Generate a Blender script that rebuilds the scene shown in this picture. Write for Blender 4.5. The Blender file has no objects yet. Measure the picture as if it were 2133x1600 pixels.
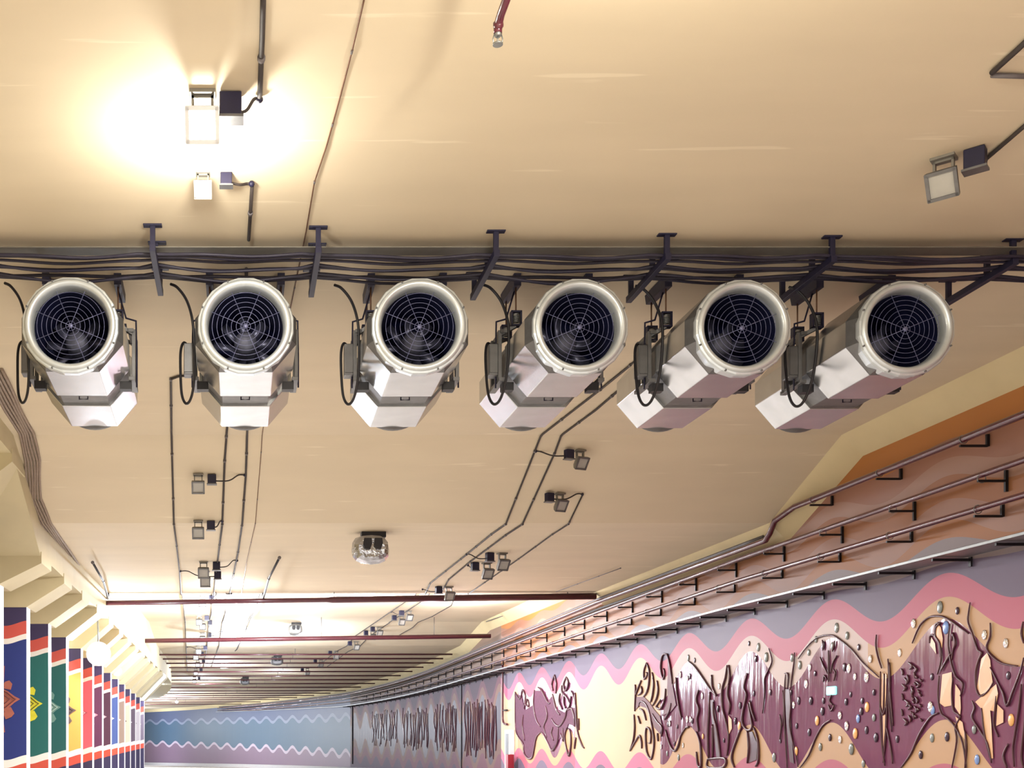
import bpy, bmesh, math, random
from mathutils import Vector, Matrix
random.seed(7)
S = bpy.context.scene
COL = S.collection

# ------------------------------------------------------------------ camera
F = 2400.0; VX, VY = 500.0, 1518.0; EYE = 1.5     # focal length in px, straight-ahead point, eye height
cam_d = bpy.data.cameras.new('camera'); cam = bpy.data.objects.new('camera', cam_d); COL.objects.link(cam)
cam.location = (0, 0, EYE); cam.rotation_euler = (math.pi/2, 0, 0)
cam_d.sensor_width = 36; cam_d.lens = F/2133*36
cam_d.shift_x = (1066.5-VX)/2133; cam_d.shift_y = (VY-800)/2133
cam_d.clip_end = 600; cam_d.clip_start = .05
S.camera = cam
# ------------------------------------------------------------------ light
w = bpy.data.worlds.new('world'); S.world = w; w.use_nodes = True
bg = w.node_tree.nodes['Background']; bg.inputs[0].default_value = (1.0, .94, .86, 1); bg.inputs[1].default_value = 1.75
S.view_settings.view_transform = 'Standard'; S.view_settings.look = 'None'
S.view_settings.gamma = 1; S.view_settings.use_curve_mapping = False; S.view_settings.exposure = 0.0

def lamp(kind, loc, power, color=(1, 1, 1), size=.3, rot=(0, 0, 0), size_y=None):
    d = bpy.data.lights.new(kind.lower()+'_light', kind); o = bpy.data.objects.new(kind.lower()+'_light', d); COL.objects.link(o)
    o.location = loc; o.rotation_euler = rot; d.energy = power; d.color = color
    if kind == 'AREA':
        d.size = size
        if size_y: d.shape = 'RECTANGLE'; d.size_y = size_y
    else: d.shadow_soft_size = size
    return o
WARM = (1, .89, .74); COOL = (.80, .88, 1); NEUT = (1, .95, .88)
# lit floodlight and left-side lamps; most others are unseen lights added as fill
lamp('POINT', (-.40, 12.25, 7.35), 260, (1, .95, .84), .12)
for x, p in ((-.4, 800), (7.5, 480)):
    for y in (-3, 3.5): lamp('AREA', (x, y, 6.9), p, WARM, .5)
lamp('POINT', (3.0, 7.4, 7.0), 560, (1, .93, .76), .15)  # unseen light added to whiten the nearest ceiling
for (x, y, p) in ((-1, 21, 1150), (8, 21, 150), (-1, 30, 950), (8, 30, 80), (-1, 37, 420)): lamp('AREA', (x, y, 6.2), p, NEUT, .5)  # unseen downlights added so the floor bounces light onto the ceiling
for (x, y, z, p) in ((-.4, 40, 5.9, 200), (-.4, 46.5, 6.6, 3000), (-.4, 54, 6.5, 4200), (5.2, 50, 6.6, 1900), (10, 52, 6.3, 700), (4, 64, 5.6, 700),
                     (-.4, 66, 5.7, 1500), (-1.4, 82, 5.2, 1500), (-3.5, 100, 4.9, 1900), (-8, 125, 4.4, 3600), (-16, 150, 4.0, 8000), (3, 90, 4.6, 500), (-11, 140, 1.5, 5000), (-21, 182, 2.0, 6000)):
    lamp('POINT', (x, y, z), p, (.80, .87, 1) if y > 60 else (.93, .95, 1), .15)  # floodlight rows, plus unseen points added to whiten recess and far bend
lamp('POINT', (-5.1, 41.6, 4.15), 560, COOL, .25)
lamp('POINT', (-5.5, 58, 4.9), 1200, COOL, .25)
lamp('POINT', (-5.4, 74.7, 5.0), 1500, COOL, .25)
lamp('POINT', (-6.2, 88, 5.0), 1500, COOL, .25)
lamp('POINT', (8.0, 44.5, 4.4), 190, (1, .80, .90), .3)  # unseen pinkish light added to tint the plain mural stretch

# ------------------------------------------------------------------ tunnel shape
CK = [(-6, 6.35), (24.9, 6.35), (28.3, 5.05), (42.6, 5.0), (42.62, 5.8), (62, 5.75), (68, 4.9), (90, 4.45), (112, 4.0), (140, 3.85), (176, 3.35), (235, 3.0)]
def lerp_k(K, y):
    if y <= K[0][0]: return K[0][1]
    for (a, u), (b, v) in zip(K, K[1:]):
        if y <= b: return u+(v-u)*(y-a)/(b-a)
    return K[-1][1]
def ceil_h(y): return lerp_k(CK, y)
def slab_h(y): return lerp_k([(-6, 5.9), (24.9, 5.9), (28.3, 4.25), (42, 4.1), (70, 3.6), (112, 3.1), (235, 2.6)], y)
def floor_h(y): return -1.5-.024*max(y, 0)
def bend(y): return max(0, y-75)**2/500
def P(x, y, h): return Vector((x, y, h+EYE))
def ray(px, py): return ((px-VX)/F, (VY-py)/F)
def on_ceil(px, py, drop=0.0):
    u, v = ray(px, py); y = 3.0
    while y < 228:
        if v*y >= ceil_h(y)-drop: break
        y += .02
    return P(u*y, y, v*y)
def on_wall(px, py, off=0.0):
    u, v = ray(px, py); y = 3.0
    while y < 228:
        if u*y >= 13.46-bend(y)-off: break
        y += .02
    return P(u*y, y, v*y)
def at_y(px, py, y):
    u, v = ray(px, py); return P(u*y, y, v*y)
def dense(fn, pts, step=25):
    out = []
    for a, b in zip(pts, pts[1:]):
        n = max(1, int(math.hypot(b[0]-a[0], b[1]-a[1])/step))
        for i in range(n): out.append(fn(a[0]+(b[0]-a[0])*i/n, a[1]+(b[1]-a[1])*i/n))
    out.append(fn(*pts[-1])); return out

# ------------------------------------------------------------------ materials
def lin(c): return tuple(((x/255)/12.92 if x/255 <= .04045 else ((x/255+.055)/1.055)**2.4) for x in c)
def mat(name, rgb, rough=.6, metal=0.0, var=0.0, scale=6.0, emit=None, bump=0.0, spec=None, coat=0.0, stretch=None):
    m = bpy.data.materials.new(name); m.use_nodes = True; nt = m.node_tree; b = nt.nodes['Principled BSDF']
    c = lin(rgb)+(1,)
    b.inputs['Base Color'].default_value = c; b.inputs['Roughness'].default_value = rough; b.inputs['Metallic'].default_value = metal
    if spec is not None: b.inputs['Specular IOR Level'].default_value = spec
    if coat: b.inputs['Coat Weight'].default_value = coat; b.inputs['Coat Roughness'].default_value = .12
    if emit: b.inputs['Emission Color'].default_value = lin(rgb)+(1,); b.inputs['Emission Strength'].default_value = emit
    tc = nt.nodes.new('ShaderNodeTexCoord'); mp = nt.nodes.new('ShaderNodeMapping')
    nt.links.new(tc.outputs['Object'], mp.inputs[0])
    if stretch: mp.inputs['Scale'].default_value = stretch
    no = nt.nodes.new('ShaderNodeTexNoise'); no.inputs['Scale'].default_value = scale; no.inputs['Detail'].default_value = 5
    nt.links.new(mp.outputs[0], no.inputs['Vector'])
    if not emit:
        hs = nt.nodes.new('ShaderNodeMixRGB'); hs.blend_type = 'MULTIPLY'; hs.inputs[0].default_value = 1; hs.inputs[1].default_value = c
        rp = nt.nodes.new('ShaderNodeValToRGB'); v = max(var, .03)
        rp.color_ramp.elements[0].position = .3; rp.color_ramp.elements[0].color = (1-v, 1-v, 1-v, 1)
        rp.color_ramp.elements[1].position = .7; rp.color_ramp.elements[1].color = (1, 1, 1, 1)
        nt.links.new(no.outputs['Fac'], rp.inputs[0]); nt.links.new(rp.outputs[0], hs.inputs[2]); nt.links.new(hs.outputs[0], b.inputs['Base Color'])
    if bump:
        bp = nt.nodes.new('ShaderNodeBump'); bp.inputs['Strength'].default_value = bump; bp.inputs['Distance'].default_value = .02
        nt.links.new(no.outputs['Fac'], bp.inputs['Height']); nt.links.new(bp.outputs[0], b.inputs['Normal'])
    return m

class NT:
    """tiny expression helper for painted bands"""
    def __init__(s, m): s.nt = m.node_tree
    def m(s, op, a, b=None, c=None):
        n = s.nt.nodes.new('ShaderNodeMath'); n.operation = op
        for i, v in enumerate((a, b, c)):
            if v is None: continue
            if hasattr(v, 'is_linked') or hasattr(v, 'links'): s.nt.links.new(v, n.inputs[i])
            else: n.inputs[i].default_value = v
        return n.outputs[0]
    def mix(s, f, a, b):
        n = s.nt.nodes.new('ShaderNodeMixRGB')
        s.nt.links.new(f, n.inputs[0])
        for i, v in ((1, a), (2, b)):
            if isinstance(v, tuple): n.inputs[i].default_value = lin(v)+(1,)
            else: s.nt.links.new(v, n.inputs[i])
        return n.outputs[0]
    def pos(s, what='pos'):
        if what == 'pos': g = s.nt.nodes.new('ShaderNodeNewGeometry').outputs['Position']
        else: g = s.nt.nodes.new('ShaderNodeTexCoord').outputs['Object']
        x = s.nt.nodes.new('ShaderNodeSeparateXYZ'); s.nt.links.new(g, x.inputs[0]); return x.outputs

def band_mat(name, bands, below, period, phase, axis='Y', grade=0.0, rough=.55, what='pos', gloss_band=None, swap=None):
    """painted wall: list of (mean h, amplitude, colour above that line), topmost first, 'below' under the last"""
    m = mat(name, (200, 200, 200), rough, var=.05); q = NT(m); nt = m.node_tree; b = nt.nodes['Principled BSDF']
    o = q.pos(what); Y = o['XYZ'.index(axis)]; Z = q.m('SUBTRACT', o[2], EYE)
    h = q.m('ADD', Z, q.m('MULTIPLY', q.m('SUBTRACT', Y, 22.0), grade))
    ph = q.m('MULTIPLY', q.m('SUBTRACT', Y, phase), 2*math.pi/period); wv = q.m('COSINE', ph)
    no = nt.nodes.new('ShaderNodeTexNoise'); no.inputs['Scale'].default_value = .25
    wv2 = q.m('ADD', wv, q.m('MULTIPLY', q.m('SUBTRACT', no.outputs['Fac'], .5), .5))
    cur = below; rcur = None
    for mean, amp, c in reversed(bands):
        line = q.m('MULTIPLY_ADD', wv2, amp, mean)
        f = q.m('GREATER_THAN', h, line)
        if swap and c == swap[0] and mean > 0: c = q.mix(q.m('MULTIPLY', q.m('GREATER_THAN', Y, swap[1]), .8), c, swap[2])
        cur = q.mix(f, cur, c)
    n2 = nt.nodes.new('ShaderNodeTexNoise'); n2.inputs['Scale'].default_value = 3.0; n2.inputs['Detail'].default_value = 6
    v = q.m('MULTIPLY_ADD', n2.outputs['Fac'], .22, .86)
    mm = nt.nodes.new('ShaderNodeMixRGB'); mm.blend_type = 'MULTIPLY'; mm.inputs[0].default_value = 1
    nt.links.new(cur, mm.inputs[1]); nt.links.new(v, mm.inputs[2]); nt.links.new(mm.outputs[0], b.inputs['Base Color'])
    if gloss_band:
        (t, ta), (u, ua), rg = gloss_band
        f1 = q.m('LESS_THAN', h, q.m('MULTIPLY_ADD', wv2, ta, t)); f2 = q.m('GREATER_THAN', h, q.m('MULTIPLY_ADD', wv2, ua, u))
        f = q.m('MULTIPLY', f1, f2); r = q.m('MULTIPLY_ADD', f, rg-rough, rough); nt.links.new(r, b.inputs['Roughness'])
        nb = nt.nodes.new('ShaderNodeTexNoise'); nb.inputs['Scale'].default_value = 1.6; cx = nt.nodes.new('ShaderNodeCombineXYZ'); nt.links.new(q.m('MULTIPLY', Y, 1.7), cx.inputs[1]); nt.links.new(q.m('MULTIPLY', Z, .3), cx.inputs[2]); nt.links.new(cx.outputs[0], nb.inputs['Vector'])
        bp = nt.nodes.new('ShaderNodeBump'); bp.inputs['Distance'].default_value = .08
        nt.links.new(q.m('MULTIPLY', f, .3), bp.inputs['Strength']); nt.links.new(nb.outputs['Fac'], bp.inputs['Height']); nt.links.new(bp.outputs[0], b.inputs['Normal'])
    return m

M = dict(
    ceiling=mat('cream_plaster', (218, 203, 176), .8, var=.07, scale=.9, bump=.05, stretch=(.35, 1.2, 1)),
    haunch=mat('haunch_plaster', (216, 200, 158), .75, var=.06, scale=1.5),
    slab=mat('capital_plaster', (206, 194, 158), .75, var=.08, scale=1.2),
    floor=mat('asphalt', (190, 186, 184), .6, var=.2, scale=2),
    steel=mat('galvanised_steel', (196, 198, 200), .24, .92, var=.14, scale=3.5, bump=.05),
    ring=mat('bellmouth_steel', (208, 216, 222), .34, .55, var=.12, scale=5),
    steel_dark=mat('bracket_grey', (120, 120, 122), .45, .6, var=.2, scale=9),
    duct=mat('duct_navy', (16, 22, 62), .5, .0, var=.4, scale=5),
    wire=mat('guard_wire', (104, 108, 144), .4, .3),
    motor=mat('motor_grey', (96, 98, 116), .6, .4, var=.2, scale=8),
    navy=mat('dark_navy_paint', (30, 28, 58), .5, .1, var=.2),
    black=mat('black_rubber', (24, 22, 30), .5, 0, var=.2),
    blackpaint=mat('black_paint', (22, 18, 24), .45, .2, var=.2),
    cable=mat('cable_dark', (44, 40, 60), .5, 0, var=.3),
    cable_g=mat('cable_greybrown', (150, 132, 118), .7, 0, var=.15, scale=12),
    conduit=mat('conduit_dark', (62, 54, 52), .65, .1, var=.25),
    conduit_l=mat('conduit_grey', (112, 106, 108), .6, .15, var=.25),
    maroon=mat('maroon_pipe_paint', (88, 32, 48), .25, .0, var=.12, coat=.5),
    maroon_d=mat('maroon_pipe_dark', (84, 34, 46), .3, .0, var=.2, coat=.3),
    tray=mat('tray_steel', (150, 152, 152), .42, .7, var=.2, scale=6),
    rust=mat('rod_rust', (120, 86, 66), .6, .5, var=.3),
    white=mat('white_enamel', (226, 228, 232), .4, var=.08),
    glass=mat('floodlight_glass', (176, 174, 168), .2, 0, var=.1),
    lampframe=mat('floodlight_frame', (134, 130, 122), .45, .4, var=.15),
    glow=mat('lit_glass', (255, 246, 226), .3, emit=26),
    glow_c=mat('lit_cool_glass', (226, 240, 255), .3, emit=30),
    glow_s=mat('soft_glow_glass', (245, 248, 255), .3, emit=2.2),
    foil=mat('crinkled_foil', (196, 198, 204), .12, 1.0, var=.4, scale=3.2, bump=3.0),
    relief=mat('relief_maroon', (78, 30, 46), .32, 0, var=.2, coat=.15),
    relief_f=mat('relief_block', (100, 44, 78), .65, 0, var=.5, scale=9),
    relief_l=mat('relief_mauve', (118, 76, 88), .6, 0, var=.2, coat=.0),
    peach=mat('peach_inlay', (226, 176, 130), .4, var=.1),
    red=mat('red_cabinet', (140, 30, 44), .35, var=.1),
    aqua=mat('aqua_lit_tile', (150, 240, 235), .3, emit=1.2),
    oval_grey=mat('oval_grey', (130, 134, 132), .2, .2), oval_gold=mat('oval_gold', (236, 178, 110), .25, .1),
    oval_dark=mat('oval_dark', (58, 30, 52), .2, .1), oval_white=mat('oval_mirror', (240, 240, 246), .06, .9), oval_blue=mat('oval_blue', (120, 150, 210), .2, .1),
)

def streaks(m):
    nt = m.node_tree; b = nt.nodes['Principled BSDF']; src = b.inputs['Base Color'].links[0].from_socket
    tc = nt.nodes.new('ShaderNodeNewGeometry'); mp = nt.nodes.new('ShaderNodeMapping'); mp.inputs['Scale'].default_value = (.45, 5.5, 1); nt.links.new(tc.outputs['Position'], mp.inputs[0])
    no = nt.nodes.new('ShaderNodeTexNoise'); no.inputs['Scale'].default_value = 1.0; no.inputs['Detail'].default_value = 3; nt.links.new(mp.outputs[0], no.inputs['Vector'])
    rp = nt.nodes.new('ShaderNodeValToRGB'); rp.color_ramp.elements[0].position = .675; rp.color_ramp.elements[1].position = .72; rp.color_ramp.elements[1].color = (.3, .3, .3, 1)
    nt.links.new(no.outputs['Fac'], rp.inputs[0]); mx = nt.nodes.new('ShaderNodeMixRGB'); nt.links.new(rp.outputs[0], mx.inputs[0]); nt.links.new(src, mx.inputs[1]); mx.inputs[2].default_value = (.95, .86, .68, 1)
    nt.links.new(mx.outputs[0], b.inputs['Base Color'])
streaks(M['ceiling'])

# ------------------------------------------------------------------ mesh helpers
class MB:
    def __init__(s): s.v = []; s.f = []; s.smooth = []
    def add(s, vs, fs, sm=False):
        n = len(s.v); s.v += [Vector(v) for v in vs]; s.f += [tuple(i+n for i in f) for f in fs]; s.smooth += [sm]*len(fs); return s
    def box(s, c, d, rot=None):
        c = Vector(c); hx, hy, hz = d[0]/2, d[1]/2, d[2]/2
        vs = [Vector((x*hx, y*hy, z*hz)) for x in (-1, 1) for y in (-1, 1) for z in (-1, 1)]
        if rot is not None: vs = [rot @ v for v in vs]
        return s.add([v+c for v in vs], [(0, 1, 3, 2), (4, 6, 7, 5), (0, 4, 5, 1), (2, 3, 7, 6), (0, 2, 6, 4), (1, 5, 7, 3)])
    def bar(s, a, b, wd, ht, up=(0, 0, 1)):
        a = Vector(a); b = Vector(b); d = b-a; L = d.length; y = d.normalized(); up = Vector(up)
        x = y.cross(up)
        if x.length < 1e-4: x = y.cross(Vector((1, 0, 0)))
        x.normalize(); z = x.cross(y); R = Matrix((x, y, z)).transposed()
        return s.box((a+b)/2, (wd, L, ht), R)
    def tube(s, pts, r, n=8, caps=True):
        pts = [Vector(p) for p in pts]; q = [pts[0]]
        for p in pts[1:]:
            if (p-q[-1]).length > 1e-5: q.append(p)
        pts = q
        if len(pts) < 2: return s
        t0 = (pts[1]-pts[0]).normalized(); ref = Vector((0, 0, 1)) if abs(t0.z) < .9 else Vector((1, 0, 0))
        nrm = (ref-t0*ref.dot(t0)).normalized(); vs = []
        for i, p in enumerate(pts):
            a = (pts[i]-pts[i-1]).normalized() if i else t0
            b = (pts[i+1]-pts[i]).normalized() if i < len(pts)-1 else a
            t = (a+b)
            t = t.normalized() if t.length > 1e-4 else a
            nrm = (nrm-t*nrm.dot(t)); nrm = nrm.normalized() if nrm.length > 1e-5 else t.orthogonal().normalized()
            bi = t.cross(nrm); k = 1/max(.5, a.dot(t))
            rr = r[i] if isinstance(r, (list, tuple)) else r
            for j in range(n):
                an = 2*math.pi*j/n; vs.append(p+(nrm*math.cos(an)+bi*math.sin(an))*rr*min(k, 1.4))
        fs = []; m = len(pts)
        for i in range(m-1):
            for j in range(n): fs.append((i*n+j, i*n+(j+1) % n, (i+1)*n+(j+1) % n, (i+1)*n+j))
        s.add(vs, fs, True)
        if caps: s.add(vs[:n], [tuple(range(n))][::-1]); s.add(vs[-n:], [tuple(range(n))])
        return s
    def lathe(s, prof, n=48, c=(0, 0, 0), off=0.0, sm=True, close=False):
        """profile (r, y) swung about the local Y axis"""
        vs = []; c = Vector(c)
        for r, y in prof:
            for j in range(n):
                a = 2*math.pi*(j+off)/n; vs.append(c+Vector((r*math.cos(a), y, r*math.sin(a))))
        m = len(prof); fs = []
        for i in range(m-1 if not close else m):
            k = (i+1) % m
            for j in range(n): fs.append((i*n+j, k*n+j, k*n+(j+1) % n, i*n+(j+1) % n))
        return s.add(vs, fs, sm)
    def loft(s, rings, caps=True, sm=False):
        n = len(rings[0]); vs = [v for r in rings for v in r]; fs = []
        for i in range(len(rings)-1):
            for j in range(n): fs.append((i*n+j, (i+1)*n+j, (i+1)*n+(j+1) % n, i*n+(j+1) % n))
        if caps: fs += [tuple(range(n))[::-1], tuple(range((len(rings)-1)*n, len(rings)*n))]
        return s.add(vs, fs, sm)
    def ball(s, c, r, n=10, sc=(1, 1, 1)):
        c = Vector(c); vs = []; fs = []; m = n//2
        for i in range(m+1):
            th = math.pi*i/m
            for j in range(n):
                a = 2*math.pi*j/n; vs.append(c+Vector((r*sc[0]*math.sin(th)*math.cos(a), r*sc[1]*math.sin(th)*math.sin(a), r*sc[2]*math.cos(th))))
        for i in range(m):
            for j in range(n): fs.append((i*n+j, (i+1)*n+j, (i+1)*n+(j+1) % n, i*n+(j+1) % n))
        return s.add(vs, fs, True)
    def build(s, name, m, parent=None, bevel=0, loc=None):
        me = bpy.data.meshes.new(name)
        if loc is not None: L = Vector(loc); vs = [v-L for v in s.v]
        else: vs = s.v
        me.from_pydata([tuple(v) for v in vs], [], s.f)
        me.polygons.foreach_set('use_smooth', s.smooth); me.validate()
        b = bmesh.new(); b.from_mesh(me); bmesh.ops.remove_doubles(b, verts=b.verts, dist=1e-5); bmesh.ops.recalc_face_normals(b, faces=b.faces); b.to_mesh(me); b.free()
        me.materials.append(m); o = bpy.data.objects.new(name, me); COL.objects.link(o)
        if loc is not None: o.location = L
        if parent: o.parent = parent
        if bevel:
            md = o.modifiers.new('bevel', 'BEVEL'); md.width = bevel; md.segments = 2; md.limit_method = 'ANGLE'
        return o
def tag(o, label=None, cat=None, group=None, kind=None):
    if label: o['label'] = label
    if cat: o['category'] = cat
    if group: o['group'] = group
    if kind: o['kind'] = kind
    return o
def empty(name, loc, label, cat, group=None):
    o = bpy.data.objects.new(name, None); COL.objects.link(o); o.location = loc; o.empty_display_size = .1
    return tag(o, label, cat, group)
def copy_tree(o, parent=None):
    c = o.copy(); COL.objects.link(c)
    if parent: c.parent = parent
    for ch in list(o.children): copy_tree(ch, c)
    return c
def struct(mb, name, m): return tag(mb.build(name, m), kind='structure')
ORD = ['first', 'second', 'third', 'fourth', 'fifth', 'sixth', 'seventh', 'eighth', 'ninth', 'tenth', 'eleventh', 'twelfth']

# ------------------------------------------------------------------ the setting
def ylist(a, b, extra=()):
    ys = set([a, b]+[e for e in extra if a <= e <= b]); y = a
    while y < b: ys.add(round(y, 3)); y += 3 if y > 70 else 8
    return sorted(ys)
XL = -4.9
kn = [k[0] for k in CK]
ys = ylist(-6, 232, kn)
def sweep(lines, thick_dir=None):
    """lines: functions y -> point ; makes strips between neighbouring lines"""
    mb = MB(); n = len(lines)
    vs = [l(y) for y in lines[0].__ys__ for l in lines] if hasattr(lines[0], '__ys__') else [l(y) for y in ys for l in lines]
    m = len(vs)//n; fs = []
    for i in range(m-1):
        for j in range(n-1): fs.append((i*n+j, i*n+j+1, (i+1)*n+j+1, (i+1)*n+j))
    return mb.add(vs, fs)
T = .4
c = sweep([lambda y: P(XL-bend(y), y, ceil_h(y)), lambda y: P(13.0-bend(y), y, ceil_h(y)), lambda y: P(13.0-bend(y), y, ceil_h(y)+T), lambda y: P(XL-bend(y), y, ceil_h(y)+T), lambda y: P(XL-bend(y), y, ceil_h(y))])
struct(c, 'ceiling', M['ceiling'])
c = sweep([lambda y: P(13.0-bend(y), y, ceil_h(y)), lambda y: P(13.46-bend(y), y, ceil_h(y)-.458), lambda y: P(13.9-bend(y), y, ceil_h(y)-.458), lambda y: P(13.9-bend(y), y, ceil_h(y)+T), lambda y: P(13.0-bend(y), y, ceil_h(y)+T), lambda y: P(13.0-bend(y), y, ceil_h(y))])
struct(c, 'trim_1', M['haunch'])
ys = ylist(-6, 232, kn+[24.9, 28.3, 42])
c = sweep([lambda y: P(-9.2-bend(y), y, slab_h(y)), lambda y: P(XL-bend(y), y, slab_h(y)), lambda y: P(XL-bend(y), y, ceil_h(y)+T), lambda y: P(-9.2-bend(y), y, ceil_h(y)+T), lambda y: P(-9.2-bend(y), y, slab_h(y))])
struct(c, 'trim_2', M['slab'])
c = sweep([lambda y: P(-9.2-bend(y), y, floor_h(y)), lambda y: P(14-bend(y), y, floor_h(y)), lambda y: P(14-bend(y), y, floor_h(y)-.3), lambda y: P(-9.2-bend(y), y, floor_h(y)-.3)])
struct(c, 'floor', M['floor'])
c = sweep([lambda y: P(-8.9-bend(y), y, floor_h(y)), lambda y: P(-8.9-bend(y), y, ceil_h(y)+T), lambda y: P(-9.2-bend(y), y, ceil_h(y)+T), lambda y: P(-9.2-bend(y), y, floor_h(y))])
struct(c, 'wall_left', M['slab'])
# right wall: three painted stretches
PK, GP, PE, MA = (178, 90, 112), (100, 86, 110), (190, 150, 112), (120, 66, 96)
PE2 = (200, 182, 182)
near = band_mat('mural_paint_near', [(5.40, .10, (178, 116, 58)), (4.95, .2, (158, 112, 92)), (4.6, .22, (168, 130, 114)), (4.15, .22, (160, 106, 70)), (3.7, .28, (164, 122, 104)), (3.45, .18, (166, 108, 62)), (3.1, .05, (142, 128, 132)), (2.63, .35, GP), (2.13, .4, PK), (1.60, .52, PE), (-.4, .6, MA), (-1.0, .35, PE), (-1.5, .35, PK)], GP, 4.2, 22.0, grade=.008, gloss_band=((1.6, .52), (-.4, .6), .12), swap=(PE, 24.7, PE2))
plain = band_mat('mural_paint_plain', [(5.40, .10, (178, 116, 58)), (4.95, .2, (158, 112, 92)), (4.6, .22, (168, 130, 114)), (4.15, .22, (160, 106, 70)), (3.7, .28, (164, 122, 104)), (3.45, .18, (166, 108, 62)), (3.1, .05, (142, 128, 132)), (2.63, .35, GP), (2.13, .4, (196, 100, 134)), (-1.0, .35, (218, 180, 146)), (-1.5, .35, (196, 100, 134))], GP, 4.2, 22.0, grade=.008)
mid = band_mat('mural_paint_middle', [(3.6, .2, (140, 118, 104)), (3.1, .05, (104, 88, 88)), (2.5, .55, (76, 58, 72)), (2.05, .62, (106, 70, 82)), (1.45, .8, (124, 96, 88)), (-.9, .7, (50, 30, 46)), (-1.5, .5, (110, 84, 78)), (-2.2, .4, (104, 66, 80))], (76, 62, 84), 4.2, 22.0, grade=.008, gloss_band=((1.45, .8), (-.9, .7), .42))
mid.node_tree.nodes['Principled BSDF'].inputs['Specular IOR Level'].default_value = .12
near.node_tree.nodes['Principled BSDF'].inputs['Specular IOR Level'].default_value = .38
far = band_mat('mural_paint_far', [(1.30, .32, (74, 86, 118)), (.95, .32, (112, 124, 150)), (-2.3, .36, (58, 86, 112)), (-2.65, .36, (168, 156, 176))], (112, 92, 116), 5.4, 22.0, grade=0.0)
def wall_seg(a, b, m, nm):
    global ys; ys = ylist(a, b, kn)
    c = sweep([lambda y: P(13.46-bend(y), y, floor_h(y)), lambda y: P(13.46-bend(y), y, ceil_h(y)-.4), lambda y: P(13.9-bend(y), y, ceil_h(y)-.4), lambda y: P(13.9-bend(y), y, floor_h(y)), lambda y: P(13.46-bend(y), y, floor_h(y))])
    return struct(c, nm, m)
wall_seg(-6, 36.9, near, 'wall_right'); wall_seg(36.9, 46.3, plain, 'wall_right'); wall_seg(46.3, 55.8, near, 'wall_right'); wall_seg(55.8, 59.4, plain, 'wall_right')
wall_seg(59.4, 112, mid, 'wall_right'); wall_seg(112, 232, far, 'wall_right')
# kerb at the foot of the far wall
ys = ylist(60, 232)
c = sweep([lambda y: P(12.9-bend(y), y, floor_h(y)), lambda y: P(12.9-bend(y), y, floor_h(y)+.45), lambda y: P(13.46-bend(y), y, floor_h(y)+.45), lambda y: P(13.46-bend(y), y, floor_h(y))])
struct(c, 'baseboard_right', mat('kerb_concrete', (176, 176, 182), .7, var=.15))

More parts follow.
